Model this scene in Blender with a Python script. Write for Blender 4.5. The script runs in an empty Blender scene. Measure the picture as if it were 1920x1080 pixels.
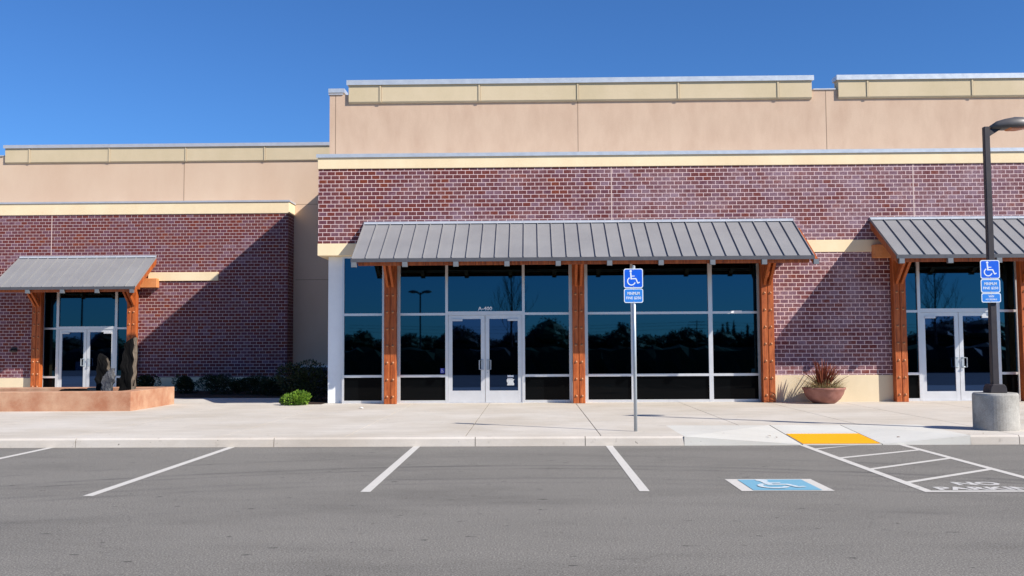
import bpy, bmesh, math, random
from mathutils import Vector, Matrix, Euler

# ------------------------------------------------------------------ scene, camera, light
S = bpy.context.scene
C = S.collection
EYE = 1.65
YAW, PITCH, ROLL = math.atan(35/1800), math.atan(108/1800), 0.0055
fw = Vector((-math.sin(YAW)*math.cos(PITCH), math.cos(YAW)*math.cos(PITCH), math.sin(PITCH)))
rt = Vector((math.cos(YAW), math.sin(YAW), 0)); up = rt.cross(fw)
r2 = rt*math.cos(ROLL) - up*math.sin(ROLL); u2 = up*math.cos(ROLL) + rt*math.sin(ROLL)
cd = bpy.data.cameras.new('camera'); cam = bpy.data.objects.new('camera', cd); C.objects.link(cam)
cam.matrix_world = Matrix(((r2.x, u2.x, -fw.x, 0), (r2.y, u2.y, -fw.y, 0), (r2.z, u2.z, -fw.z, EYE), (0, 0, 0, 1)))
cd.sensor_width = 36; cd.lens = 33.75; cd.clip_start = .1; cd.clip_end = 3000
S.camera = cam

SUN = Vector((1.65, -1.0, 1.445)).normalized()
ELEV = math.asin(SUN.z); AZ = math.atan2(SUN.x, SUN.y)
w = bpy.data.worlds.new('World'); S.world = w; w.use_nodes = True
nt = w.node_tree; bg = nt.nodes['Background']
sky = nt.nodes.new('ShaderNodeTexSky'); sky.sky_type = 'NISHITA'; sky.sun_disc = False
sky.sun_elevation = ELEV; sky.sun_rotation = AZ
sky.air_density = 1.0; sky.dust_density = 0.0; sky.ozone_density = 4.0; sky.altitude = 200
wb = nt.nodes.new('ShaderNodeMix'); wb.data_type = 'RGBA'; wb.blend_type = 'MULTIPLY'; wb.inputs[0].default_value = 1
wb.inputs[7].default_value = (.40, .70, 1.07, 1)
nt.links.new(sky.outputs[0], wb.inputs[6]); nt.links.new(wb.outputs[2], bg.inputs[0]); bg.inputs[1].default_value = 0.085
sl = bpy.data.lights.new('sun', 'SUN'); sl.energy = 4.8; sl.angle = math.radians(.5); sl.color = (1, .95, .87)
so = bpy.data.objects.new('sun', sl); C.objects.link(so); so.rotation_euler = SUN.to_track_quat('Z', 'Y').to_euler()
S.view_settings.view_transform = 'Standard'; S.view_settings.look = 'None'
S.view_settings.exposure = 0.55; S.view_settings.gamma = 1

R = random.Random(7)

# ------------------------------------------------------------------ materials
def srgb(r, g, b):
    f = lambda c: (c/255/12.92) if c/255 <= .04045 else ((c/255+.055)/1.055)**2.4
    return (f(r), f(g), f(b), 1)
class NT:
    def __init__(s, name):
        s.m = bpy.data.materials.new(name); s.m.use_nodes = True
        s.t = s.m.node_tree; s.n = s.t.nodes; s.p = s.n['Principled BSDF']
    def add(s, typ, **kw):
        n = s.n.new(typ)
        for k, v in kw.items(): setattr(n, k, v)
        return n
    def link(s, a, b): s.t.links.new(a, b)
    def val(s, sock, v):
        if hasattr(v, 'links') or isinstance(v, bpy.types.NodeSocket): s.link(v, sock)
        else: sock.default_value = v
    def math(s, op, a, b=0.0, c=0.0, clamp=False):
        n = s.add('ShaderNodeMath', operation=op, use_clamp=clamp)
        s.val(n.inputs[0], a); s.val(n.inputs[1], b); s.val(n.inputs[2], c)
        return n.outputs[0]
    def mix(s, f, a, b, mode='MIX'):
        n = s.add('ShaderNodeMix', data_type='RGBA', blend_type=mode)
        s.val(n.inputs[0], f); s.val(n.inputs[6], a); s.val(n.inputs[7], b)
        return n.outputs[2]
    def coord(s, kind='pos', scale=(1, 1, 1)):
        if kind == 'pos': o = s.add('ShaderNodeNewGeometry').outputs['Position']
        else: o = s.add('ShaderNodeTexCoord').outputs['Object']
        m = s.add('ShaderNodeMapping'); s.link(o, m.inputs[0]); m.inputs[3].default_value = scale
        return m.outputs[0]
    def noise(s, co, scale, detail=4, rough=.6, dist=0):
        n = s.add('ShaderNodeTexNoise'); s.link(co, n.inputs['Vector'])
        n.inputs['Scale'].default_value = scale; n.inputs['Detail'].default_value = detail
        n.inputs['Roughness'].default_value = rough; n.inputs['Distortion'].default_value = dist
        return n.outputs[0]
    def ramp(s, f, stops, interp='LINEAR'):
        n = s.add('ShaderNodeValToRGB'); s.link(f, n.inputs[0]); e = n.color_ramp
        e.interpolation = interp
        while len(e.elements) < len(stops): e.elements.new(.5)
        for i, (p, c) in enumerate(stops):
            e.elements[i].position = p
            e.elements[i].color = c if isinstance(c, tuple) else (c, c, c, 1)
        return n.outputs[0]
    def bump(s, h, dist=.01, strength=.5):
        n = s.add('ShaderNodeBump'); s.link(h, n.inputs['Height'])
        n.inputs['Distance'].default_value = dist; n.inputs['Strength'].default_value = strength
        s.link(n.outputs[0], s.p.inputs['Normal'])
    def set(s, col=None, rough=.8, metal=0, spec=.4):
        if col is not None: s.val(s.p.inputs['Base Color'], col)
        s.val(s.p.inputs['Roughness'], rough); s.p.inputs['Metallic'].default_value = metal
        s.p.inputs['Specular IOR Level'].default_value = spec
        return s.m

def mottled(name, c1, c2, scale=1.0, rough=.85, fine=60, bumpd=.003, stretch=(1, 1, 1), kind='pos', spec=.3, metal=0, fine_amt=.12, contrast=(.35, .68)):
    N = NT(name); co = N.coord(kind, stretch)
    a = N.noise(co, scale, 6, .62); f = N.ramp(a, [(contrast[0], 0.0), (contrast[1], 1.0)])
    b = N.noise(N.coord(kind), fine, 3, .7)
    col = N.mix(f, c1, c2)
    g = N.ramp(b, [(.3, 1-fine_amt), (.7, 1+fine_amt*.5)])
    col = N.mix(1.0, col, g, 'MULTIPLY')
    if bumpd: N.bump(b, bumpd, .6)
    return N.set(col, rough, metal, spec)

def brick_mat(name='brick_veneer', mort=1.0, bloom=1.0):
    N = NT(name); g = N.add('ShaderNodeNewGeometry').outputs['Position']
    sx = N.add('ShaderNodeSeparateXYZ'); N.link(g, sx.inputs[0])
    x, y, z = sx.outputs
    u0 = N.math('ADD', x, y)
    v = N.math('DIVIDE', z, .1085); row = N.math('FLOOR', v)
    odd = N.math('MULTIPLY', N.math('MODULO', row, 2.0), .5)
    u = N.math('ADD', N.math('DIVIDE', u0, .2165), odd); colm = N.math('FLOOR', u)
    fu = N.math('SUBTRACT', u, colm); fv = N.math('SUBTRACT', v, row)
    wob = N.noise(N.coord('pos'), 45, 2, .5)
    wo = N.math('MULTIPLY', N.math('SUBTRACT', wob, .5), .006)
    du = N.math('MULTIPLY', N.math('MINIMUM', fu, N.math('SUBTRACT', 1.0, fu)), .2165)
    dv = N.math('MULTIPLY', N.math('MINIMUM', fv, N.math('SUBTRACT', 1.0, fv)), .1085)
    d = N.math('ADD', N.math('MINIMUM', du, dv), wo)
    mask = N.math('MULTIPLY', N.math('SUBTRACT', d, .0060), 400.0, clamp=True)   # 0 mortar, 1 brick
    cb = N.add('ShaderNodeCombineXYZ'); N.link(colm, cb.inputs[0]); N.link(row, cb.inputs[1])
    wn = N.add('ShaderNodeTexWhiteNoise', noise_dimensions='2D'); N.link(cb.outputs[0], wn.inputs['Vector'])
    zone = N.noise(N.coord('pos', (1, 1, 2.2)), .55, 3, .6)
    rv = N.math('ADD', N.math('MULTIPLY', wn.outputs[0], .85), N.math('MULTIPLY', N.math('SUBTRACT', zone, .38), .9))
    col = N.ramp(rv, [(0, srgb(118, 52, 32)), (.2, srgb(104, 44, 40)), (.42, srgb(96, 46, 50)), (.6, srgb(104, 56, 56)),
                      (.78, srgb(98, 56, 68)), (1, srgb(118, 86, 98))])
    spots = N.noise(N.coord('pos'), 26, 4, .7)
    col = N.mix(N.math('MULTIPLY', N.ramp(spots, [(.52, 0.0), (.8, 1.0)]), .35), col, srgb(176, 130, 130))
    stv = N.noise(N.coord('pos', (1.2, 1.2, 9)), 14, 3, .7)
    col = N.mix(1.0, col, N.ramp(stv, [(.3, .72), (.7, 1.22)]), 'MULTIPLY')
    # efflorescence bloom in broad patches
    ef = N.noise(N.coord('pos', (1, 1, 1.3)), .9, 6, .7)
    ef = N.math('ADD', ef, N.math('MULTIPLY', N.math('ADD', x, 3.0), .011))
    efx = N.math('MULTIPLY', N.ramp(ef, [(.5, 0.0), (.76, 1.0)]), N.ramp(spots, [(.35, .15), (.65, .6)]))
    efx = N.math('MULTIPLY', efx, bloom)
    col = N.mix(efx, col, srgb(172, 150, 160))
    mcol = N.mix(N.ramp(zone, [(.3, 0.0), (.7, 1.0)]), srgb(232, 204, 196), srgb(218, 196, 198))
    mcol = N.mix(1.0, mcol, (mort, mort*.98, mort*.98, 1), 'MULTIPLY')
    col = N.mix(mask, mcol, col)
    h = N.math('ADD', N.math('MULTIPLY', mask, 1.0), N.math('MULTIPLY', spots, .35))
    N.bump(h, .005, .6)
    return N.set(col, .82, 0, .3)

def asphalt_mat():
    N = NT('asphalt'); co = N.coord('pos')
    fine = N.noise(co, 62, 3, .9); mid = N.noise(co, 18, 4, .8); big = N.noise(N.coord('pos', (.35, 1, 1)), .8, 6, .7)
    col = N.ramp(fine, [(.3, srgb(74, 71, 66)), (.5, srgb(118, 114, 107)), (.7, srgb(172, 167, 158))])
    col = N.mix(1.0, col, N.ramp(mid, [(.3, .90), (.7, 1.06)]), 'MULTIPLY')
    col = N.mix(1.0, col, N.ramp(big, [(.32, .82), (.5, 1.0), (.7, 1.09)]), 'MULTIPLY')
    # paler, dustier aggregate in the stalls next to the kerb
    sx = N.add('ShaderNodeSeparateXYZ'); N.link(co, sx.inputs[0])
    # tyre tracks: long shallow arcs with a broken edge
    arc = N.math('ADD', sx.outputs[1], N.math('MULTIPLY', N.math('MULTIPLY', sx.outputs[0], sx.outputs[0]), .045))
    brk = N.noise(N.coord('pos', (.25, 1.6, 1)), 2.2, 4, .7)
    tot = None
    for yc, hw, am in ((13.35, .13, .30), (13.0, .10, .26), (12.1, .16, .16), (14.5, .10, .16), (11.7, .12, .14), (10.2, .18, .10)):
        dd = N.math('ABSOLUTE', N.math('SUBTRACT', arc, yc))
        k = N.math('SUBTRACT', 1.0, N.math('DIVIDE', dd, hw), clamp=True)
        k = N.math('MULTIPLY', k, am*2)
        tot = k if tot is None else N.math('ADD', tot, k)
    tot = N.math('MULTIPLY', tot, N.ramp(brk, [(.4, 0.1), (.62, 1.0)]))
    col = N.mix(tot, col, srgb(60, 58, 60))
    pits = N.noise(N.coord('pos', (1, 2.5, 1)), 5, 2, .5)
    col = N.mix(N.ramp(pits, [(.70, 0.0), (.72, .75)]), col, srgb(50, 48, 48))
    # a few hairline cracks
    vc = N.add('ShaderNodeTexVoronoi', feature='DISTANCE_TO_EDGE'); wv = N.add('ShaderNodeVectorMath', operation='ADD')
    nz = N.add('ShaderNodeTexNoise'); N.link(co, nz.inputs['Vector']); nz.inputs['Scale'].default_value = 1.7; nz.inputs['Detail'].default_value = 5
    N.link(co, wv.inputs[0]); N.link(nz.outputs['Color'], wv.inputs[1]); N.link(wv.outputs[0], vc.inputs['Vector']); vc.inputs['Scale'].default_value = .22
    ck = N.ramp(vc.outputs['Distance'], [(.0, 1.0), (.0022, 0.0)])
    gate = N.ramp(N.noise(N.coord('pos'), .35, 2, .5), [(.50, 0.0), (.56, .22)])
    col = N.mix(N.math('MULTIPLY', ck, gate), col, srgb(58, 55, 52))
    N.bump(N.math('ADD', fine, N.math('MULTIPLY', mid, .6)), .005, .6)
    return N.set(col, .88, 0, .25)

def concrete_mat(name, a, b, streak=.9, stain=.35):
    N = NT(name); co = N.coord('pos')
    big = N.noise(co, .45, 5, .6); mid = N.noise(N.coord('pos', (.5, 1.5, 1)), 2.0, 6, .7); fine = N.noise(co, 90, 2, .8)
    col = N.mix(N.ramp(big, [(.35, 0.0), (.65, 1.0)]), a, b)
    col = N.mix(1.0, col, N.ramp(mid, [(.3, streak), (.7, 1.04)]), 'MULTIPLY')
    col = N.mix(1.0, col, N.ramp(fine, [(.3, .93), (.7, 1.04)]), 'MULTIPLY')
    st = N.noise(co, 3.2, 3, .8)
    col = N.mix(N.math('MULTIPLY', N.ramp(st, [(.62, 0.0), (.78, 1.0)]), stain), col, srgb(128, 118, 106))
    dots = N.noise(co, 16, 1, .5)
    col = N.mix(N.ramp(dots, [(.775, 0.0), (.79, .65)]), col, srgb(86, 78, 70))
    N.bump(fine, .002, .5)
    return N.set(col, .85, 0, .3)

def wood_mat():
    N = NT('redwood_stain'); co = N.coord('obj', (14, 14, 1.2))
    a = N.noise(co, 1.6, 6, .65, .6); b = N.noise(N.coord('obj'), 1.7, 3, .6)
    oi = N.add('ShaderNodeObjectInfo').outputs['Random']
    col = N.ramp(a, [(.3, srgb(112, 50, 16)), (.52, srgb(166, 80, 30)), (.75, srgb(204, 116, 58))])
    col = N.mix(N.ramp(b, [(.4, 0.0), (.7, .5)]), col, srgb(186, 104, 56))
    dk = N.noise(N.coord('obj', (40, 40, .8)), 1.2, 3, .6)
    col = N.mix(N.ramp(dk, [(.58, 0.0), (.66, .55)]), col, srgb(70, 30, 12))
    col = N.mix(1.0, col, N.ramp(oi, [(0, .9), (1, 1.08)]), 'MULTIPLY')
    N.bump(a, .003, .5)
    return N.set(col, .55, 0, .4)

def glass_mat(name, tint, rough=.015, wav=.0012):
    N = NT(name); n = N.noise(N.coord('pos', (1, 1, .5)), .9, 2, .4)
    N.bump(n, wav*1.2, .25)
    return N.set(tint, rough, 1.0, .5)

def paint_mat(name, col, wear, amt=.55, rough=.7, scale=9, lo=.56, hi=.72):
    N = NT(name); a = N.noise(N.coord('pos'), scale, 6, .8); b = N.noise(N.coord('pos'), 90, 2, .8)
    c = N.mix(N.math('MULTIPLY', N.ramp(a, [(lo, 0.0), (hi, 1.0)]), amt), col, wear)
    c = N.mix(1.0, c, N.ramp(b, [(.3, .86), (.6, 1.03)]), 'MULTIPLY')
    N.bump(b, .003, .5)
    return N.set(c, rough, 0, .3)

def plain(name, col, rough=.5, metal=0, spec=.5, var=.08):
    N = NT(name); a = N.noise(N.coord('obj'), 6, 4, .7)
    c = N.mix(1.0, col, N.ramp(a, [(.3, 1-var), (.7, 1+var*.4)]), 'MULTIPLY')
    r = N.ramp(a, [(.3, rough*.85), (.7, min(1, rough*1.15))])
    return N.set(c, r, metal, spec)

M = {}
M['brick'] = brick_mat()
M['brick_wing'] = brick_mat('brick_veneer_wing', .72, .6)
M['asphalt'] = asphalt_mat()
M['sidewalk'] = concrete_mat('sidewalk_concrete', srgb(192, 182, 167), srgb(206, 198, 186))
M['ramp'] = concrete_mat('ramp_concrete', srgb(200, 196, 186), srgb(210, 207, 198), .94, .2)
M['kerb'] = concrete_mat('kerb_concrete', srgb(194, 183, 169), srgb(210, 202, 191), .86, .6)
M['joint'] = plain('joint_filler', srgb(92, 84, 76), .9)
M['footing'] = mottled('footing_concrete', srgb(150, 146, 138), srgb(182, 178, 170), 3, .9, 70, .004, kind='obj', fine_amt=.25)
M['tan'] = mottled('tan_stucco', srgb(192, 162, 138), srgb(205, 177, 152), 2.1, .9, 40, .004, (1, 1, .4), fine_amt=.07, contrast=(.25, .62))
M['tan_left'] = mottled('tan_stucco_pale', srgb(204, 175, 149), srgb(213, 187, 161), .5, .9, 40, .004, (1, 1, .5), fine_amt=.05)
M['cream'] = mottled('cream_stucco', srgb(234, 210, 170), srgb(243, 223, 184), .9, .9, 50, .003, (1, 1, .6), fine_amt=.05)
M['cream_low'] = mottled('cream_stucco_base', srgb(212, 194, 161), srgb(223, 205, 173), .9, .9, 50, .003, (1, 1, .6), fine_amt=.08)
M['cornice'] = mottled('cornice_stucco', srgb(198, 180, 146), srgb(209, 190, 158), .8, .9, 50, .003, (1, 1, .6), fine_amt=.05)
M['groove'] = plain('reveal_shadow_gap', srgb(140, 116, 96), .9)
M['weep'] = plain('mortar_joint_sealant', srgb(214, 190, 180), .9)
M['coping'] = plain('coping_metal', srgb(196, 202, 208), .45, .35)
M['coping_dull'] = plain('coping_metal_dull', srgb(184, 186, 192), .5, .2)
M['roof_metal'] = mottled('standing_seam_metal', srgb(130, 129, 130), srgb(140, 139, 139), .8, .5, 30, 0, (1, 1, 1), spec=.4, fine_amt=.03)
M['roof_edge'] = plain('roof_edge_metal', srgb(84, 84, 88), .5, .2)
M['tail_metal'] = plain('rafter_cap_metal', srgb(118, 122, 126), .5, .3)
M['wood'] = wood_mat()
M['beam_tan'] = mottled('weathered_beam', srgb(206, 128, 74), srgb(220, 150, 98), 2, .7, 30, .003, kind='obj')
M['bolt'] = plain('bolt_head', srgb(176, 120, 84), .45, .3)
M['alu'] = plain('anodised_aluminium', srgb(220, 219, 218), .36, .5, .5, .04)
M['column'] = plain('painted_column', srgb(236, 238, 238), .6, 0, .4, .04)
M['glass'] = glass_mat('tinted_glass', (.021, .073, .12, 1))
M['door_glass'] = glass_mat('door_glass', (.03, .06, .14, 1))
N_ = NT('lower_glass'); M['lower_glass'] = N_.set((.002, .0025, .003, 1), .03, 0, .08)
M['white_vinyl'] = plain('white_vinyl', srgb(235, 238, 240), .5)
M['blue_vinyl'] = plain('blue_vinyl', srgb(40, 60, 170), .5)
M['sign_blue'] = plain('sign_blue', srgb(8, 92, 214), .4, 0, .5, .03)
M['sign_blue_pale'] = plain('sign_blue_pale', srgb(46, 128, 214), .4, 0, .5, .05)
M['sign_white'] = plain('sign_white', srgb(224, 232, 240), .4, 0, .5, .03)
M['galv'] = plain('galvanised_steel', srgb(176, 184, 190), .42, .35, .5, .1)
M['bronze'] = plain('dark_bronze_paint', srgb(52, 46, 48), .5, .1, .5, .1)
M['head'] = plain('lamp_head_paint', srgb(96, 92, 90), .45, .2, .5, .08)
M['lens'] = plain('lamp_lens', srgb(196, 118, 62), .25, 0, .5, .15)
M['line'] = paint_mat('road_paint', srgb(206, 201, 192), srgb(140, 138, 134), .7)
M['text'] = paint_mat('stencil_paint', srgb(204, 200, 194), srgb(124, 121, 116), .85, scale=14, lo=.52, hi=.66)
M['bay_blue'] = paint_mat('bay_blue_paint', srgb(116, 168, 190), srgb(160, 170, 170), .7)
M['bay_white'] = paint_mat('bay_symbol_paint', srgb(206, 212, 212), srgb(140, 178, 196), .8, scale=12, lo=.48, hi=.64)
M['yellow'] = paint_mat('yellow_tactile', srgb(246, 172, 6), srgb(200, 132, 30), .35, .6)
M['planter'] = mottled('salmon_concrete', srgb(166, 112, 84), srgb(198, 160, 130), 1.6, .85, 60, .004, fine_amt=.12)
M['pot'] = mottled('terracotta', srgb(138, 92, 80), srgb(160, 112, 100), 5, .8, 60, .002, kind='obj')
M['stone'] = mottled('dark_basalt', srgb(7, 7, 7), srgb(20, 19, 18), 5, .8, 40, .01, kind='obj', spec=.12, fine_amt=.3)
M['stone_grey'] = mottled('grey_basalt', srgb(48, 50, 58), srgb(104, 104, 104), 5, .6, 40, .01, kind='obj', fine_amt=.3)
M['stone_rim'] = mottled('pale_stone_side', srgb(84, 76, 66), srgb(122, 110, 96), 6, .8, 40, .006, kind='obj', fine_amt=.3)
M['soil'] = mottled('bark_mulch', srgb(48, 36, 28), srgb(80, 62, 48), 12, .95, 50, .02, fine_amt=.5)
M['water'] = plain('fountain_water', srgb(30, 40, 44), .05, 0, .5, .1)
M['veneer'] = mottled('slate_veneer', srgb(72, 74, 92), srgb(112, 104, 112), 5, .85, 40, .01, (1, 1, 2), fine_amt=.3, contrast=(.45, .55))
M['field'] = mottled('dry_field', srgb(58, 62, 38), srgb(84, 80, 54), .05, .95, 3, 0, fine_amt=.3)
M['bark'] = mottled('bark', srgb(62, 50, 42), srgb(98, 84, 72), 6, .9, 40, .01, kind='obj')
M['trash'] = plain('litter_paper', srgb(232, 230, 226), .8)
M['drab'] = plain('dry_leaf', srgb(98, 70, 44), .8)

def leaf_mat(name, c1, c2, c3, trans=.25):
    N = NT(name); a = N.noise(N.coord('obj'), 9, 3, .6)
    g = N.add('ShaderNodeNewGeometry').outputs['Random Per Island']
    f = N.math('ADD', N.math('MULTIPLY', g, .6), N.math('MULTIPLY', a, .4))
    col = N.ramp(f, [(.15, c1), (.5, c2), (.85, c3)])
    d = N.set(col, .55, 0, .35)
    tr = N.add('ShaderNodeBsdfTranslucent'); N.link(col, tr.inputs[0])
    mx = N.add('ShaderNodeMixShader'); mx.inputs[0].default_value = trans
    N.link(N.p.outputs[0], mx.inputs[1]); N.link(tr.outputs[0], mx.inputs[2])
    N.link(mx.outputs[0], N.n['Material Output'].inputs[0])
    return d
M['shrub'] = leaf_mat('shrub_leaves', srgb(14, 22, 8), srgb(26, 40, 14), srgb(46, 60, 22), .12)
M['shrub_bright'] = leaf_mat('bright_shrub_leaves', srgb(50, 82, 20), srgb(96, 134, 36), srgb(150, 178, 62))
M['flax'] = leaf_mat('flax_blades', srgb(74, 30, 24), srgb(118, 54, 40), srgb(170, 104, 72), .15)
M['weed'] = leaf_mat('dry_weed', srgb(110, 100, 62), srgb(170, 156, 108), srgb(206, 194, 150), .2)
M['tree'] = leaf_mat('tree_leaves', srgb(20, 30, 14), srgb(34, 46, 22), srgb(50, 62, 32), .1)

# ------------------------------------------------------------------ mesh helpers
WO = {}     # world origin of each object we build (so part meshes can be given in world coordinates)
class MB:
    def __init__(s): s.v = []; s.f = []; s.mi = []; s.m = 0
    def face(s, pts):
        b = len(s.v); s.v += [tuple(p) for p in pts]; s.f.append(tuple(range(b, b+len(pts)))); s.mi.append(s.m)
    def box(s, x0, x1, y0, y1, z0, z1):
        P = [(x0,y0,z0),(x1,y0,z0),(x1,y1,z0),(x0,y1,z0),(x0,y0,z1),(x1,y0,z1),(x1,y1,z1),(x0,y1,z1)]
        b = len(s.v); s.v += P
        for q in ((0,3,2,1),(4,5,6,7),(0,1,5,4),(1,2,6,5),(2,3,7,6),(3,0,4,7)):
            s.f.append(tuple(b+i for i in q)); s.mi.append(s.m)
    def prism(s, prof, axis, a0, a1):
        """profile of 2-D points, extruded along axis ('x': prof is (y,z); 'y': (x,z); 'z': (x,y))"""
        def mk(p, a): return {'x': (a, p[0], p[1]), 'y': (p[0], a, p[1]), 'z': (p[0], p[1], a)}[axis]
        n = len(prof); b = len(s.v)
        s.v += [mk(p, a0) for p in prof] + [mk(p, a1) for p in prof]
        s.f.append(tuple(b+i for i in range(n))); s.f.append(tuple(b+n+i for i in reversed(range(n))))
        s.mi += [s.m, s.m]
        for i in range(n):
            j = (i+1) % n; s.f.append((b+i, b+n+i, b+n+j, b+j)); s.mi.append(s.m)
    def bar(s, p, q, wx, h, up_=(0, 0, 1)):
        p, q = Vector(p), Vector(q); d = (q-p).normalized(); upv = Vector(up_)
        r = d.cross(upv).normalized(); u = r.cross(d).normalized(); b = len(s.v)
        for e in (p, q):
            for a, c in ((-1,-1),(1,-1),(1,1),(-1,1)): s.v.append(tuple(e + r*a*wx/2 + u*c*h/2))
        for k in ((3,2,1,0),(4,5,6,7),(0,1,5,4),(1,2,6,5),(2,3,7,6),(3,0,4,7)):
            s.f.append(tuple(b+i for i in k)); s.mi.append(s.m)
    def tube(s, pts, rad, n=10, cap=True):
        pts = [Vector(p) for p in pts]; rad = rad if isinstance(rad, (list, tuple)) else [rad]*len(pts)
        b = len(s.v); ref = Vector((.31, .17, .93))
        for i, p in enumerate(pts):
            d = (pts[min(i+1, len(pts)-1)] - pts[max(i-1, 0)]).normalized()
            r = d.cross(ref)
            if r.length < .05: r = d.cross(Vector((1, 0, 0)))
            r.normalize(); u = r.cross(d)
            for k in range(n):
                a = 2*math.pi*k/n; s.v.append(tuple(p + (r*math.cos(a) + u*math.sin(a))*rad[i]))
        for i in range(len(pts)-1):
            for k in range(n):
                k2 = (k+1) % n; s.f.append((b+i*n+k, b+i*n+k2, b+(i+1)*n+k2, b+(i+1)*n+k)); s.mi.append(s.m)
        if cap:
            s.f.append(tuple(b+k for k in reversed(range(n)))); s.f.append(tuple(b+(len(pts)-1)*n+k for k in range(n))); s.mi += [s.m, s.m]
    def lathe(s, prof, c=(0, 0), n=40):
        b = len(s.v)
        for r, z in prof:
            for k in range(n):
                a = 2*math.pi*k/n; s.v.append((c[0]+r*math.cos(a), c[1]+r*math.sin(a), z))
        for i in range(len(prof)-1):
            for k in range(n):
                k2 = (k+1) % n; s.f.append((b+i*n+k, b+i*n+k2, b+(i+1)*n+k2, b+(i+1)*n+k)); s.mi.append(s.m)
        s.f.append(tuple(b+k for k in reversed(range(n)))); s.f.append(tuple(b+(len(prof)-1)*n+k for k in range(n))); s.mi += [s.m, s.m]
    def build(s, name, mats, parent=None, origin=None, bevel=0, smooth=False, recalc=True):
        o0 = Vector(origin) if origin is not None else (WO[parent.name] if parent else Vector((0, 0, 0)))
        me = bpy.data.meshes.new(name); me.from_pydata([tuple(Vector(v)-o0) for v in s.v], [], s.f)
        mats = mats if isinstance(mats, (list, tuple)) else [mats]
        for m in mats: me.materials.append(m)
        for p, i in zip(me.polygons, s.mi): p.material_index = i; p.use_smooth = smooth
        if recalc:
            bm = bmesh.new(); bm.from_mesh(me); bmesh.ops.recalc_face_normals(bm, faces=bm.faces)
            if bevel: bmesh.ops.bevel(bm, geom=list(bm.edges), offset=bevel, segments=1, affect='EDGES', clamp_overlap=True)
            bm.to_mesh(me); bm.free()
        o = bpy.data.objects.new(name, me); C.objects.link(o)
        if parent: o.parent = parent; o.location = o0 - WO[parent.name]
        else: o.location = o0
        WO[o.name] = o0.copy()
        return o
def bx(*a):
    m = MB(); m.box(*a); return m
def tag(o, label=None, cat=None, group=None, kind=None):
    for k, v in (('label', label), ('category', cat), ('group', group), ('kind', kind)):
        if v: o[k] = v
    return o
def thing(name, loc, label, cat, group=None):
    o = bpy.data.objects.new(name, None); C.objects.link(o); o.location = loc; o.empty_display_size = .2
    WO[o.name] = Vector(loc); return tag(o, label, cat, group)
def copy_tree(o, parent=None):
    c = o.copy(); C.objects.link(c)
    if parent: c.parent = parent
    for ch in list(o.children): copy_tree(ch, c)
    return c
def text_faces(txt, size, cx, cy, width=None, height=None, bold=.018):
    """2-D text triangles/polys centred on cx, cy; returns verts (x,y) and faces"""
    cu = bpy.data.curves.new('t', 'FONT'); cu.body = txt; cu.size = size; cu.resolution_u = 3; cu.offset = bold
    ob = bpy.data.objects.new('t', cu); C.objects.link(ob)
    bpy.context.view_layer.update()
    me = bpy.data.meshes.new_from_object(ob.evaluated_get(bpy.context.evaluated_depsgraph_get()))
    vs = [(v.co.x, v.co.y) for v in me.vertices]; fs = [tuple(p.vertices) for p in me.polygons]
    x0, x1 = min(v[0] for v in vs), max(v[0] for v in vs); y0, y1 = min(v[1] for v in vs), max(v[1] for v in vs)
    sx = width/(x1-x0) if width else 1; sy = height/(y1-y0) if height else (sx if width else 1)
    vs = [((v[0]-(x0+x1)/2)*sx+cx, (v[1]-(y0+y1)/2)*sy+cy) for v in vs]
    bpy.data.objects.remove(ob); bpy.data.curves.remove(cu); bpy.data.meshes.remove(me)
    return vs, fs
def put2d(mb, vs, fs, fn):
    b = len(mb.v); mb.v += [fn(*v) for v in vs]
    for f in fs: mb.f.append(tuple(b+i for i in f)); mb.mi.append(mb.m)
def rrect(x0, x1, y0, y1, r, n=6):
    pts = []
    for cx, cy, a0 in ((x1-r, y1-r, 0), (x0+r, y1-r, 90), (x0+r, y0+r, 180), (x1-r, y0+r, 270)):
        for k in range(n+1):
            a = math.radians(a0+90*k/n); pts.append((cx+r*math.cos(a), cy+r*math.sin(a)))
    return pts
def wheelchair(mb, fn, k=1.0):
    """access symbol in a unit square; fn(u, v, layer) -> 3-D point"""
    lay = [0]
    def poly(pts): 
        mb.face([fn(u, v, lay[0]) for u, v in pts]); lay[0] += 1
    def stroke(a, b, w0):
        dx, dy = b[0]-a[0], b[1]-a[1]; L = math.hypot(dx, dy); w0 *= k; nx, ny = -dy/L*w0/2, dx/L*w0/2
        poly([(a[0]+nx, a[1]+ny), (a[0]-nx, a[1]-ny), (b[0]-nx, b[1]-ny), (b[0]+nx, b[1]+ny)])
    def disc(c, r): r *= k; poly([(c[0]+r*math.cos(q*math.pi/8), c[1]+r*math.sin(q*math.pi/8)) for q in range(16)])
    disc((.365, .87), .062)
    stroke((.365, .80), (.385, .47), .072); disc((.385, .47), .036)
    stroke((.37, .615), (.57, .615), .042)
    stroke((.385, .48), (.63, .48), .06); disc((.63, .48), .03)
    stroke((.63, .48), (.725, .25), .06); disc((.725, .25), .03)
    stroke((.725, .25), (.83, .295), .055)
    n = 22; c = (.395, .35); r0, r1 = .225-.055*k, .225
    for q in range(n):
        a, b = [math.radians(118+(342-118)*t/n) for t in (q, q+1)]
        mb.face([fn(c[0]+r*math.cos(t), c[1]+r*math.sin(t), lay[0]) for r, t in ((r0, a), (r1, a), (r1, b), (r0, b))])

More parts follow.
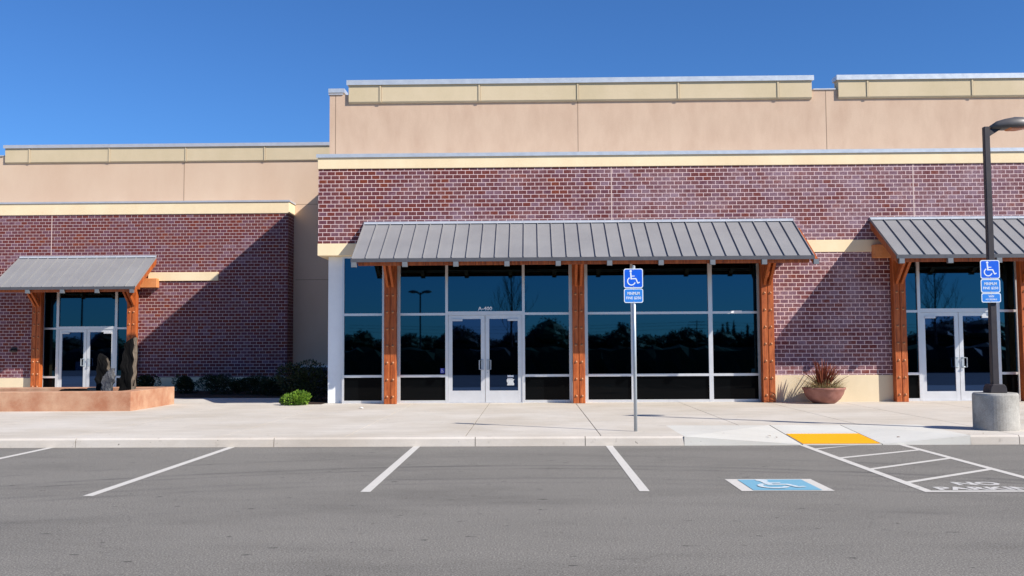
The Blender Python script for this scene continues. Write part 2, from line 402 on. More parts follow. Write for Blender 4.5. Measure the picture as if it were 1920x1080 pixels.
# ------------------------------------------------------------------ SETTING: ground
def sheet(name, x0, x1, y0, y1, z, mat):
    m = MB(); m.face([(x0,y0,z),(x1,y0,z),(x1,y1,z),(x0,y1,z)])
    return tag(m.build(name, mat, recalc=False), kind='structure')
KY = 15.90            # kerb face
SW = .15              # pavement height
sheet('ground', -1500, 1500, -1500, 1500, -.06, M['field'])
sheet('parking_lot', -90, 90, -26, KY+.3, 0, M['asphalt'])
JX = [-31, -28, -25, -22, -19.2, -16.3, -13.3, -10.4, -7.8, -5.2, -3.1, -1.1, 1.15, 3.85, 6.08, 7.95, 10.2, 12.4, 15.4, 18.4, 21.4]
RX0, RX1, RA, RB, RY = 2.5, 7.15, 4.42, 5.72, 18.05
m = MB(); g = .008
def slab(x0, x1, y0, y1):
    m.box(x0, x1, y0, y1, .03, SW)
for a, b in zip(JX[:-1], JX[1:]):
    segs = []
    cuts = sorted({a, b, *[c for c in (RX0, RX1) if a < c < b]})
    for c0, c1 in zip(cuts[:-1], cuts[1:]):
        inramp = c0 >= RX0-.01 and c1 <= RX1+.01
        x0 = c0+g if c0 == a else c0; x1 = c1-g if c1 == b else c1
        slab(x0, x1, RY if inramp else KY+.16, 21.3-g*.5)
        slab(x0, x1, 21.3+g*.5, 34.2 if b < -5 else 26.6)
tag(m.build('sidewalk', M['sidewalk']), kind='structure')
m = MB(); m.box(-31, RX0-.02, KY+.05, 34.2, -.05, SW-.012); m.box(RX0-.02, RX1+.02, RY+.02, 26.6, -.05, SW-.012); m.box(RX1+.02, 21.4, KY+.05, 26.6, -.05, SW-.012)
tag(m.build('sidewalk_joints', M['joint']), kind='structure')
# kerb
m = MB(); KJ = [-31, -27.5, -24, -20.5, -17, -13.8, -10.7, -7.57, -4.26, -.93, .88, RX0]
prof = [(KY, -.02), (KY+.012, SW-.03), (KY+.04, SW+.001), (KY+.153, SW+.001), (KY+.153, -.02)]
for a, b in zip(KJ[:-1], KJ[1:]): m.prism(prof, 'x', a+.006, b-.006)
KJ2 = [RX1, 7.94, 11.2, 14.4, 17.6, 21.4]
for a, b in zip(KJ2[:-1], KJ2[1:]): m.prism(prof, 'x', a+.006, b-.006)
tag(m.build('kerb', M['kerb']), kind='structure')
# kerb ramp: centre slope and two flares
m = MB(); LZ = .014
def RZ(y): return LZ + (SW-LZ)*(y-KY)/(RY-KY)
m.face([(RA+g, KY, LZ), (RB-g, KY, LZ), (RB-g, RY, SW), (RA+g, RY, SW)])
m.face([(RA+g, KY, -.02), (RB-g, KY, -.02), (RB-g, KY, LZ), (RA+g, KY, LZ)])
for xo, xi in ((RX0, RA-g), (RX1, RB+g)):
    m.face([(xo, KY, SW), (xi, KY, LZ), (xi, RY, SW-.001)]); m.face([(xo, KY, SW), (xi, RY, SW-.001), (xo, RY, SW)])
    m.face([(xo, KY, -.02), (xi, KY, -.02), (xi, KY, LZ), (xo, KY, SW)])
tag(m.build('kerb_ramp', M['ramp'], recalc=False), kind='structure')
m = MB()
for x in (RA, RB): m.face([(x-.02, KY+.01, LZ-.012), (x+.02, KY+.01, LZ-.012), (x+.02, RY+.01, SW-.012), (x-.02, RY+.01, SW-.012)])
tag(m.build('ramp_joints', M['joint'], recalc=False), kind='structure')
# yellow tactile patch with domes
m = MB(); y0, y1 = KY+.03, 16.98
m.face([(RA+.02, y0, RZ(y0)+.005), (RB-.02, y0, RZ(y0)+.005), (RB-.02, y1, RZ(y1)+.005), (RA+.02, y1, RZ(y1)+.005)])
nx, ny = 21, 17
for i in range(nx):
    for j in range(ny):
        cx = RA+.05+(RB-RA-.1)*i/(nx-1); cy = y0+.03+(y1-y0-.06)*j/(ny-1); z = RZ(cy)+.0055
        b = len(m.v); k = 6
        for r, h in ((.014, 0), (.008, .005)):
            for q in range(k):
                a = 2*math.pi*q/k; m.v.append((cx+r*math.cos(a), cy+r*math.sin(a), z+h+.064*r*math.sin(a)))
        for q in range(k):
            q2 = (q+1) % k; m.f.append((b+q, b+q2, b+k+q2, b+k+q)); m.mi.append(0)
        m.f.append(tuple(b+k+q for q in range(k))); m.mi.append(0)
tag(m.build('tactile_paving', M['yellow'], recalc=False), kind='structure')
# planting bed along the recessed wing
m = MB()
m.face([(-13.3, 29.0, .165), (-9.9, 28.4, .165), (-7.3, 28.2, .165), (-6.9, 26.2, .165), (-6.5, 25.0, .165), (-5.45, 25.0, .165), (-5.45, 34.0, .165), (-13.3, 34.0, .165)])
tag(m.build('planting_bed', M['soil'], recalc=False), kind='structure')

# road markings (sheets 4 mm above the asphalt)
Z1 = .004
def strip(mb, a, b, wd, z=Z1, sq=True):
    (ax, ay), (bx_, by) = a, b; dx, dy = bx_-ax, by-ay; L = math.hypot(dx, dy); nx_, ny_ = -dy/L*wd/2, dx/L*wd/2
    mb.face([(ax+nx_, ay+ny_, z), (ax-nx_, ay-ny_, z), (bx_-nx_, by-ny_, z), (bx_+nx_, by+ny_, z)])
for x in (-11.0, -7.97, -4.95, -1.89, 1.27):
    m = MB(); y0 = 10.72 if x < -4 else 10.97
    m.face([(x-.057, y0, Z1), (x+.057, y0, Z1), (x+.057, KY-.005, Z1), (x-.057, KY-.005, Z1)])
    tag(m.build('parking_line', M['line'], recalc=False), kind='structure')
m = MB()
AL, AR, AB = 4.42, 6.03, 10.86
m.face([(AL-.055, AB, Z1), (AL+.055, AB, Z1), (AL+.055, KY-.005, Z1), (AL-.055, KY-.005, Z1)])
m.face([(AR-.055, AB, Z1), (AR+.055, AB, Z1), (AR+.055, KY-.005, Z1), (AR-.055, KY-.005, Z1)])
m.face([(AL+.055, AB, Z1), (AR-.055, AB, Z1), (AR-.055, AB+.1, Z1), (AL+.055, AB+.1, Z1)])
for yl, yr in ((11.62, 12.78), (12.85, 14.0), (14.1, 15.1)):
    m.face([(AL+.055, yl-.06, Z1), (AR-.055, yr-.06, Z1), (AR-.055, yr+.06, Z1), (AL+.055, yl+.06, Z1)])
m.face([(AL+.055, 15.25, Z1), (5.2, KY-.13, Z1), (5.37, KY-.006, Z1), (AL+.055, 15.37, Z1)])
tag(m.build('access_aisle_lines', M['line'], recalc=False), kind='structure')
m = MB()
vs, fs = text_faces('NO', 1, 5.22, 11.50, .52, .27, .04); put2d(m, vs, fs, lambda x, y: (x, y, Z1))
vs, fs = text_faces('PARKING', 1, 5.26, 11.12, 1.34, .25, .04); put2d(m, vs, fs, lambda x, y: (x, y, Z1))
tag(m.build('aisle_lettering', M['text'], recalc=False), kind='structure')
m = MB(); X0, X1, Y0, Y1 = 2.36, 3.40, 10.96, 11.92
m.face([(X0, Y0, Z1), (X1, Y0, Z1), (X1, Y1, Z1), (X0, Y1, Z1)])
m.m = 1; m.face([(X0+.14, Y0+.035, Z1*2), (X1-.13, Y0+.035, Z1*2), (X1-.13, Y1-.07, Z1*2), (X0+.14, Y1-.07, Z1*2)])
m.m = 2; wheelchair(m, lambda u, v, l: (X0+.12+u*.80, Y0+.02+v*.90, Z1*3+l*.0003), 1.5)
tag(m.build('accessible_bay_symbol', [M['line'], M['bay_blue'], M['bay_white']], recalc=False), kind='structure')

# ------------------------------------------------------------------ BUILDINGS
def seam_canopy(bld, name, x0, x1, ywall, yeave, ztop, zeave, pitch, rafters, ledger, label=None):
    """standing-seam canopy: the mesh named canopy is the roof sheet; soffit, beams, rafters are its sub-parts"""
    dy, dz = ywall-yeave, ztop-zeave; L = math.hypot(dy, dz)
    def rz(y): return zeave + dz*(y-yeave)/dy
    m = MB(); t = .035
    m.prism([(yeave, zeave), (ywall, ztop), (ywall, ztop-t), (yeave, zeave-t)], 'x', x0, x1)
    n = max(2, round((x1-x0)/pitch)); ny_, nz_ = -dz/L, dy/L
    for i in range(n+1):
        x = min(max(x0+(x1-x0)*i/n, x0+.012), x1-.012); h = .034
        p0 = (yeave+.01, rz(yeave+.01)); p1 = (ywall-.03, rz(ywall-.03))
        m.prism([p0, p1, (p1[0]+ny_*h, p1[1]+nz_*h), (p0[0]+ny_*h, p0[1]+nz_*h)], 'x', x-.008, x+.008)
    can = m.build(name, M['roof_metal'], bld)
    m = MB(); m.box(x0-.01, x1+.01, yeave-.022, yeave-.002, zeave-.075, zeave+.018)          # eave trim
    m.box(x0-.01, x0-.002, yeave, yeave+.03, zeave-.07, zeave)
    m.build('eave_trim', M['roof_edge'], can)
    m = MB(); m.prism([(ywall-.07, rz(ywall-.07)+.03), (ywall-.003, ztop+.05), (ywall-.003, ztop+.02), (ywall-.07, rz(ywall-.07)+.044)], 'x', x0, x1)
    m.box(x0, x1, ywall-.03, ywall-.002, ztop+.0, ztop+.06)
    m.build('flashing', M['coping_dull'], can)
    m = MB(); m.prism([(yeave+.02, rz(yeave+.02)-t-.003), (ywall-.005, ztop-t-.003), (ywall-.005, ztop-t-.025), (yeave+.02, rz(yeave+.02)-t-.025)], 'x', x0+.03, x1-.03)
    m.build('soffit', M['wood'], can)
    for xs, s in ((x0, 1), (x1, -1)):
        m = MB(); a, b = sorted((xs+s*.001, xs+s*.028))
        m.prism([(yeave+.03, rz(yeave+.03)-t-.002), (ywall-.01, rz(ywall-.01)-t-.002), (ywall-.01, rz(ywall-.01)-t-.20), (yeave+.03, rz(yeave+.03)-t-.17)], 'x', a, b)
        m.build('barge_board', M['wood'], can)
    bx(x0+.16, x1-.10, yeave+.062, yeave+.10, zeave-.155, zeave-.05).build('fascia_board', M['wood'], can)
    ub = yeave+.80
    m = MB(); m.box(x0+.18, x1-.18, ub-.07, ub+.07, zeave-.04, zeave+.25); m.build('eave_beam', M['wood'], can, bevel=.006)
    m = MB(); m.box(ledger[0], ledger[1], ywall-.25, ywall-.002, ledger[2], ledger[3]); m.build('ledger_beam', M['wood'] if len(ledger) < 5 else ledger[4], can, bevel=.01)
    r0 = None
    for i, x in enumerate(rafters):
        if r0 is None:
            m = MB(); d = .15; tt = t+.027; yy = yeave+.02
            m.prism([(yy, rz(yy)-tt), (ywall-.26, rz(ywall-.26)-tt), (ywall-.26, rz(ywall-.26)-tt-d), (yy, rz(yy)-tt-d+.02)], 'x', -.055, .055)
            m.m = 1; m.box(-.062, .062, yeave-.05, yeave+.055, zeave-.195, zeave-.078)
            r0 = m.build('rafter', [M['wood'], M['tail_metal']], None, origin=(0, 0, 0)); r0.parent = can; r = r0
        else:
            r = r0.copy(); C.objects.link(r); r.parent = can
        r.location = Vector((x, 0, 0)) - WO[can.name]
    return can

def make_post(height, gap_brace=True):
    """local coordinates, front face at y=0 - returns meshes for post, brace, bolt"""
    m = MB(); W = .315
    m.box(-W/2, -.006, 0, .22, 0, height); m.box(.006, W/2, 0, .22, 0, height); m.box(-.01, .01, .02, .2, 0, height)
    post = m.build('post', M['wood'], None, bevel=.008)
    m = MB()
    for s in (-1, 1):
        for sgn in (1,):
            x = s*.068
            prof = [(.0, 3.03), (.0, 3.24), (-.64, 3.80), (-.78, 3.80), (-.78, 3.72)]
            m.prism([(p[0], p[1]) for p in prof], 'x', x-.034, x+.034)
    brace = m.build('brace', M['wood'], None, bevel=.006)
    m = MB(); 
    for i in range(1, 5): pass
    prof = [(.036, 0), (.034, .006), (.024, .010), (.022, .022), (.012, .030), (.001, .032)]
    b = 0; n = 12
    for r, h in prof:
        for k in range(n):
            a = 2*math.pi*k/n; m.v.append((r*math.cos(a), -h, r*math.sin(a)))
    for i in range(len(prof)-1):
        for k in range(n):
            k2 = (k+1) % n; m.f.append((i*n+k, i*n+k2, (i+1)*n+k2, (i+1)*n+k)); m.mi.append(0)
    bolt = m.build('bolt', M['bolt'], None, smooth=True)
    for o in (post, brace, bolt): C.objects.unlink(o)
    return post.data, brace.data, bolt.data
POST = make_post(3.74); 
def place_post(bld, x, y, zscale=1.0):
    def mk(name, me, par, loc):
        o = bpy.data.objects.new(name, me); C.objects.link(o); o.parent = par; o.location = loc; return o
    p = mk('timber_post', POST[0], bld, Vector((x, y, SW)) - WO[bld.name]); p.scale = (1, 1, zscale)
    mk('brace', POST[1], p, (0, 0, 0))
    for k in range(7):
        for s in (-1, 1): mk('bolt', POST[2], p, (s*.075+R.uniform(-.003, .003), 0, .19+.44*k))
    return p

def window(bld, x0, x1, y, zs, panes, jl=.04, jr=.04, name='window'):
    """frame of bars around panes; zs = list of z levels (bar centres)"""
    m = MB(); f0, f1 = y-.06, y+.05; hb = .032
    m.box(x0, x0+jl, f0, f1, zs[0], zs[-1]); m.box(x1-jr, x1, f0, f1, zs[0], zs[-1])
    for i, z in enumerate(zs):
        a, b = (z, z+.07) if i == 0 else ((z-.06, z) if i == len(zs)-1 else (z-hb, z+hb))
        m.box(x0+jl, x1-jr, f0+.003, f1-.003, a, b)
    wd = m.build(name, M['alu'], bld)
    for i in range(len(zs)-1):
        a = zs[i]+(.07 if i == 0 else hb); b = zs[i+1]-(.06 if i == len(zs)-2 else hb)
        bx(x0+jl-.004, x1-jr+.004, y-.006, y+.006, a-.004, b+.004).build('pane', panes[i], wd)
    return wd

def door_pair(bld, xc, y, z0, ztop, gb, half=.98, card=False):
    for s in (-1, 1):
        a, b = sorted((xc+s*.006, xc+s*(half-.045)))
        m = MB(); f0, f1 = y-.035, y+.015; st = .105
        gt = ztop-.13
        m.box(a, a+st, f0, f1, z0+.015, ztop-.035); m.box(b-st, b, f0, f1, z0+.015, ztop-.035)
        m.box(a+st, b-st, f0+.002, f1-.002, z0+.015, gb); m.box(a+st, b-st, f0+.002, f1-.002, gt, ztop-.035)
        d = m.build('door', M['alu'], bld)
        bx(a+st-.004, b-st+.004, y-.006, y+.006, gb-.004, gt+.004).build('pane', M['door_glass'], d)
        # offset pull handle
        hx = xc+s*.075; hz = z0+1.0 if z0 > .1 else z0+1.02; o = s*.075
        m = MB(); yy = f0-.075
        pts = [(hx, f0, hz-.12), (hx, yy, hz-.12), (hx+o, yy-.01, hz-.12), (hx+o, yy-.01, hz+.12), (hx, yy, hz+.12), (hx, f0, hz+.12)]
        m.tube(pts, .014, 8); m.box(hx-.035, hx+.035, f0-.012, f0-.001, hz-.14, hz+.14)
        m.build('handle', M['galv'], d)
        cx0, cx1 = (a+st-.01, a+st+.27) if s < 0 else (b-st-.27, b-st+.01)
        bx(cx0, cx1, f0-.03, f0+.01, gt-.055, gt-.001).build('door_closer', M['alu'], d, bevel=.004)
        if s > 0:
            m = MB(); m.tube([(xc+.06, f0-.008, hz-.2), (xc+.06, f0+.001, hz-.2)], .018, 10); m.build('lock', M['galv'], d)
            if card:
                m = MB()
                for i in range(7): m.box(b-st-.30+R.uniform(0, .03), b-st-.10-R.uniform(0, .05), y-.0085, y-.0075, gb+.14+i*.028, gb+.155+i*.028)
                m.box(b-st-.28, b-st-.12, y-.0085, y-.0075, gb+.35, gb+.40)
                m.build('door_notice', M['white_vinyl'], d)
    # outer frame
    m = MB(); f0, f1 = y-.06, y+.05
    m.box(xc-half, xc-half+.04, f0, f1, z0, ztop); m.box(xc+half-.04, xc+half, f0, f1, z0, ztop)
    m.box(xc-half+.04, xc+half-.04, f0+.003, f1-.003, ztop-.03, ztop)
    m.box(xc-half, xc+half, f0-.06, f1, z0-.002, z0+.012)
    m.build('door_frame', M['alu'], bld)

def each(bld, name, mat, boxes, bevel=0):
    for b in boxes: bx(*b).build(name, mat, bld, bevel=bevel)
# ---- main building
BY = 25.2
MBD = thing('commercial_building', (4, 26.7, SW), 'tall brick and stucco shop building on the right with door marked A-400', 'building')
XL, XR = -5.62, 20.0
bx(XL-.03, XR, BY+1.5, 48, SW, 8.76).build('wall', M['tan'], MBD)
each(MBD, 'brick_wall', M['brick'], [(XL, XR, BY, BY+1.5, 4.37, 6.36), (6.22, 9.42, BY, BY+1.3, .84, 4.05), (13.2, XR, BY, BY+1.3, .84, 4.05)])
m = MB(); m.box(XL-.012, XR, BY-.018, BY+1.5, 4.05, 4.37)
m.build('trim_band', M['cream'], MBD, bevel=.006)
m = MB(); m.box(XL-.02, XR, BY-.03, BY+1.5, 6.36, 6.70); m.build('trim_band', M['cream'], MBD, bevel=.008)
m = MB(); m.box(XL-.05, XR, BY-.06, BY+1.5, 6.70, 6.755); m.box(XL-.05, XR, BY-.065, BY-.055, 6.66, 6.755)
m.build('coping', M['coping'], MBD)
each(MBD, 'wall_base', M['cream_low'], [(6.22, 9.42, BY-.02, BY+1.3, SW-.02, .84), (13.2, XR, BY-.02, BY+1.3, SW-.02, .84)], .008)
# vertical control joints in brick and stucco
each(MBD, 'control_joint', M['weep'], [(x-.011, x+.011, BY-.002, BY+.01, 4.39, 6.35) for x in (2.15, 10.06)])
each(MBD, 'control_joint', M['groove'], [(x-.009, x+.009, BY+1.498, BY+1.51, 6.77, 8.74) for x in (-5.48, 1.36, 8.3, 15.2)])
each(MBD, 'coping', M['coping_dull'], [(7.96, 8.58, BY+1.47, BY+1.9, 8.76, 8.795), (XL-.06, XL+.35, BY+1.47, BY+2.2, 8.76, 8.795)])
CYF = BY+1.43
def cornice(bld, x0, x1, yf, z0, z1, joints, zc, yb, cm=None, rb=.045):
    m = MB(); m.prism([(yf+.03, z0), (yf, z0+.04), (yf, z1), (yb, z1), (yb, z0)], 'x', x0, x1)
    for x in joints: m.prism([(yf+.012, z0-.004), (yf-.02, z0+.034), (yf-.02, z1-.002), (yf+.01, z1-.002)], 'x', x-rb/2, x+rb/2)
    c = m.build('cornice', M['cornice'], bld)
    m = MB(); m.box(x0-.05, x1+.05, yf-.04, yb+.05, z1, zc); m.box(x0-.055, x1+.055, yf-.045, yf-.035, z1-.02, zc)
    m.build('coping', cm or M['coping'], c)
    each(c, 'rib_shade', M['groove'], [(x+rb/2, x+rb/2+.012, yf-.0015, yf+.01, z0+.045, z1-.005) for x in joints])  # dark strip right of each rib, the rib's shadow put in as colour
cornice(MBD, -5.10, 7.90, CYF, 8.50, 9.03, (-4.2, -1.41, 1.36, 4.18, 6.96), 9.15, 26.98)
cornice(MBD, 8.64, XR, CYF, 8.50, 9.03, (9.45, 12.35, 15.2, 18), 9.15, 26.98)
m = MB(); m.box(-5.80, -5.42, 27.5, 27.95, 8.64, 9.03); m.build('cornice', M['cornice'], MBD)
m = MB(); m.box(-5.85, -5.38, 27.45, 28.0, 9.03, 9.15); m.build('coping', M['coping'], MBD)
# column and side wall under the brick box
m = MB(); m.box(-5.40, -5.01, BY+.28, BY+.62, SW, 4.05); m.build('column', M['column'], MBD, bevel=.006)
bx(-5.40, -4.9, BY+.62, BY+1.5, SW, 4.05).build('side_wall', M['tan'], MBD)
bx(-4.98, 6.22, BY+.36, BY+.45, 4.0, 4.05).build('head_trim', M['alu'], MBD)
SY = BY+.22           # storefront glass plane
G, DG, LG = M['glass'], M['door_glass'], M['lower_glass']
zs = [.15, .86, 2.49, 4.05]
for (a, b, jl, jr) in ((-5.0, -3.90, .05, .04), (-3.49, -2.228, .035, .035), (-.195, 1.04, .035, .035), (1.46, 2.663, .04, .03), (2.663, 4.725, .03, .055), (4.725, 6.02, .055, .06)):
    window(MBD, a, b, SY, zs, [LG, G, G], jl, jr)
for (a, b) in ((-3.90, -3.49), (1.04, 1.46), (6.02, 6.22)):
    bx(a, b, SY-.06, SY+.06, SW, 4.05).build('pier_panel', M['alu'], MBD)
window(MBD, -2.228, -.195, SY, [2.49, 4.05], [G], .035, .035, name='transom_window')
door_pair(MBD, -1.212, SY, SW, 2.49, .47, half=1.0165, card=True)
# unit number and access sticker on the glass, painted highlight on the frame
vs, fs = text_faces('A-400', 1, -1.212, 2.635, .38, .10, .03)
m = MB(); put2d(m, vs, fs, lambda x, z: (x, SY-.009, z)); m.build('unit_number', M['white_vinyl'], MBD, recalc=False)
m = MB(); sx0, sz0 = -2.40, .93; m.face([(sx0, SY-.008, sz0), (sx0+.11, SY-.008, sz0), (sx0+.11, SY-.008, sz0+.13), (sx0, SY-.008, sz0+.13)])
m.m = 1; wheelchair(m, lambda u, v, l: (sx0+.0+u*.11, SY-.010-l*.0003, sz0+v*.13)); m.build('access_sticker', [M['blue_vinyl'], M['white_vinyl']], MBD, recalc=False)
bx(5.26, 5.55, SY-.075, SY-.062, 2.475, 2.535).build('painted_highlight', M['white_vinyl'], MBD)  # white box on the transom bar stands in for a sunlit highlight
# right-hand shopfront
window(MBD, 9.45, 10.18, SY, zs, [LG, G, G], .3, .045)
window(MBD, 12.22, 13.2, SY, zs, [LG, G, G], .05, .5)
window(MBD, 10.18, 12.22, SY, [2.49, 4.05], [G], .035, .035, name='transom_window')
door_pair(MBD, 11.20, SY, SW, 2.49, .40, half=1.02)
can1 = seam_canopy(MBD, 'canopy', -4.40, 6.90, BY, 23.4, 4.88, 3.785, .353, [-4.33+1.252*k for k in range(10)], (-4.25, 6.78, 3.89, 4.22))
can2 = seam_canopy(MBD, 'canopy', 8.90, 13.75, BY, 23.4, 4.90, 3.785, .353, [9.0+1.17*k for k in range(5)], (8.92, 13.7, 3.88, 4.22, M['beam_tan']))
for x in (-3.67, 1.24, 6.13, 9.53, 12.79): place_post(MBD, x, 24.955)

# ---- left wing, set back
LY = 33.1
LBD = thing('commercial_building', (-14, 34, SW), 'lower set back brick and stucco wing on the left behind the stone fountain', 'building')
LX0, LX1 = -26.0, -8.43
bx(LX0, -5.66, LY+.8, 48, SW, 8.56).build('wall', M['tan_left'], LBD)
m = MB(); OX0, OX1, OZ = -17.22, -13.72, 3.95
m.box(LX0, OX0, LY, LY+.8, .62, 6.30); m.box(OX1, LX1, LY, LY+.8, .62, 6.30); m.box(OX0, OX1, LY, LY+.8, OZ, 6.30)
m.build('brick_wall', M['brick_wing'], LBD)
each(LBD, 'wall_base', M['cream_low'], [(LX0, OX0, LY-.02, LY+.8, SW-.02, .62), (OX1, LX1+.01, LY-.02, LY+.8, SW-.02, .62)], .008)
m = MB(); m.box(LX0, LX1+.03, LY-.03, LY+.8, 6.30, 6.70); m.build('trim_band', M['cream'], LBD, bevel=.008)
m = MB(); m.box(LX0, LX1+.06, LY-.06, LY+.8, 6.70, 6.76); m.build('coping', M['coping_dull'], LBD)
m = MB(); m.box(-13.3, -10.85, LY-.05, LY+.02, 3.96, 4.26); m.build('trim_band', M['cream'], LBD, bevel=.006)
m = MB(); m.box(-16.76, -16.735, LY-.003, LY+.01, 4.9, 6.29); m.build('control_joint', M['weep'], LBD)
each(LBD, 'control_joint', M['groove'], [(-12.41, -12.39, LY+.797, LY+.81, 6.77, 8.28), (LX1+.07, -5.7, LY+.797, LY+.81, 4.02, 4.035), (LX1+.07, -5.7, LY+.797, LY+.81, 6.72, 6.735)])
m = MB(); m.box(LX1+.02, -5.68, LY+.66, LY+.8, SW-.02, .92); m.build('wall_base', M['veneer'], LBD)
m = MB(); m.box(LX1+.02, -5.68, LY+.62, LY+.8, .92, .985); m.build('ledge', M['column'], LBD, bevel=.01)
m = MB(); m.box(LX0, -18.95, LY+.76, LY+1.1, 8.56, 8.60); m.build('coping', M['coping_dull'], LBD)
cornice(LBD, -18.88, -5.9, LY+.74, 8.29, 8.85, (-18.0, -15.1, -12.33, -9.49, -6.6), 8.95, LY+1.1, M['coping_dull'], .04)
LSY = LY+.2; lz = [.15, .64, 2.33, 3.95]
bx(OX0, OX0+.10, LSY-.06, LSY+.06, SW, OZ).build('pier_panel', M['alu'], LBD)
window(LBD, OX0+.10, -16.53, LSY, lz, [LG, G, G], .09, .05)
window(LBD, -14.48, -14.02, LSY, lz, [LG, G, G], .05, .05)
bx(-14.02, OX1, LSY-.06, LSY+.06, SW, OZ).build('pier_panel', M['alu'], LBD)
window(LBD, -16.53, -14.48, LSY, [2.33, 3.95], [G], .04, .04, name='transom_window')
door_pair(LBD, -15.505, LSY, SW, 2.33, .27, half=1.02)
seam_canopy(LBD, 'canopy', -17.85, -13.03, LY, 31.3, 4.80, 3.65, .353, [-17.75+1.157*k for k in range(5)], (-17.8, -12.92, 3.72, 4.04, M['beam_tan']))
for x in (-17.09, -13.78): place_post(LBD, x, LY-.245, .965)
m = MB(); m.box(-18.06, -17.86, LY-.03, LY-.001, 1.52, 1.68)
m.tube([(-18.01, LY-.02, 1.60), (-18.01, LY-.12, 1.60), (-18.01, LY-.16, 1.55)], [.035, .035, .045], 10)
m.tube([(-17.91, LY-.02, 1.60), (-17.91, LY-.12, 1.60), (-17.91, LY-.16, 1.55)], [.035, .035, .045], 10)
m.build('pipe_connection', M['bronze'], LBD)

# ------------------------------------------------------------------ fountain basin and stones
FT = thing('fountain_basin', (-12.8, 24.2, SW), 'low salmon concrete fountain basin in front of the left shopfront', 'fountain')
FX0, FX1, FY0, FY1 = -16.6, -9.5, 22.72, 25.5
m = MB(); TH = .42; zt = .61
m.box(FX0, FX1, FY0, FY0+TH, SW-.02, zt); m.box(FX0, FX1, FY1-TH, FY1, SW-.02, zt)
m.box(FX0, FX0+TH, FY0+TH, FY1-TH, SW-.02, zt); m.box(FX1-TH, FX1, FY0+TH, FY1-TH, SW-.02, zt)
m.build('basin_wall', M['planter'], FT, bevel=.012)
bx(FX0+TH, FX1-TH, FY0+TH, FY1-TH, .3, .52).build('water', M['water'], FT)
def stone(name, cx, cy, zb, h, w0, d0, lean, seed, mats, label, top=.35):
    rr = random.Random(seed); bm = bmesh.new(); bmesh.ops.create_cube(bm, size=1)
    bmesh.ops.subdivide_edges(bm, edges=bm.edges, cuts=7, use_grid_fill=True)
    ph = [rr.uniform(0, 6.28) for _ in range(6)]
    for v in bm.verts:
        t = v.co.z+.5
        x, y, z = v.co
        tap = 1-.22*t**4-.08*t + .07*math.sin(7*t+ph[0])
        cut = -(x+.0)*top*max(0, t-.7)/.3*.35
        nx_ = x*w0*tap*(1+.10*math.sin(9*t+ph[1])) + lean*t + .02*math.sin(23*t+ph[2]+y*5)
        ny_ = y*d0*(1-.25*t)*(1+.1*math.sin(11*t+ph[3]+x*4))
        nz_ = h*t + h*cut - (abs(x)**2+abs(y)**2)*.18*h*max(0, t-.75)*2
        v.co = (nx_+rr.uniform(-.008, .008), ny_+rr.uniform(-.008, .008), nz_+rr.uniform(-.006, .006))
    me = bpy.data.meshes.new(name)
    for mm in mats: me.materials.append(mm)
    bm.normal_update()
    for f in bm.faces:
        if len(mats) > 1 and f.normal.x > .94: f.material_index = 1  # right-facing faces take the paler stone colour
    bm.to_mesh(me); bm.free()
    o = bpy.data.objects.new(name, me); C.objects.link(o); o.location = (cx, cy, zb)
    return tag(o, label, 'stone', 'standing stones in the fountain')
stone('standing_stone', -10.27, 24.3, .5, 1.36, .33, .28, .08, 3, [M['stone'], M['stone_rim']], 'tallest dark standing stone at the right of the fountain basin', -.35)
stone('standing_stone', -10.80, 24.15, .5, 0.98, .30, .24, -.02, 5, [M['stone'], M['stone_rim']], 'medium dark standing stone at the left of the stone group in the fountain', .3)
stone('standing_stone', -10.56, 23.75, .5, .60, .25, .2, .09, 9, [M['stone_grey']], 'shortest grey standing stone between the two dark ones in the fountain', -.6)
o = stone('flat_stone', -11.25, 23.5, .50, .15, .7, .3, 0, 12, [M['stone']], 'flat dark slab of stone lying in the fountain beside the standing stones', 0)

# ------------------------------------------------------------------ vegetation
def leaf(m, p, d, n, L, W):
    d = d.normalized(); s_ = d.cross(n)
    if s_.length < 1e-3: s_ = d.cross(Vector((1, 0, 0)))
    s_.normalize()
    m.face([p, p+d*L*.5+s_*W*.5, p+d*L, p+d*L*.5-s_*W*.5])
def shrub(name, x, y, z, rx, ry, h, n, L, mat, label, seed, group=None):
    rr = random.Random(seed); t = thing(name, (x, y, z), label, 'shrub', group)
    lumps = [(Vector((rr.uniform(-.5, .5)*rx, rr.uniform(-.5, .5)*ry, h*rr.uniform(.3, .72))), rr.uniform(.42, .68)) for _ in range(9)]
    m = MB(); st = MB()
    for c, k in lumps:
        st.tube([(x, y, z), (x+c.x*.5, y+c.y*.5, z+c.z*.5), (x+c.x, y+c.y, z+c.z)], [.018, .012, .006], 5)
    for i in range(n):
        c, k = rr.choice(lumps); v = Vector((rr.gauss(0, 1), rr.gauss(0, 1), rr.gauss(0, 1))).normalized()
        rad = rr.uniform(.55, 1.0)**.5*k
        p = Vector((x+c.x+v.x*rx*rad, y+c.y+v.y*ry*rad, z+c.z+v.z*h*rad*.62))
        if p.z < z+.02: p.z = z+.02+rr.random()*.05
        d = (v+Vector((rr.uniform(-.7, .7), rr.uniform(-.7, .7), rr.uniform(-.2, .9)))).normalized()
        l = L*rr.uniform(.6, 1.3); leaf(m, p, d, Vector((rr.uniform(-1, 1), rr.uniform(-1, 1), rr.uniform(-1, 1))), l, l*.42)
    m.build('foliage', mat, t, recalc=False); st.build('stem', M['bark'], t)
    return t
GP = 'dark clipped shrubs along the recessed wall'
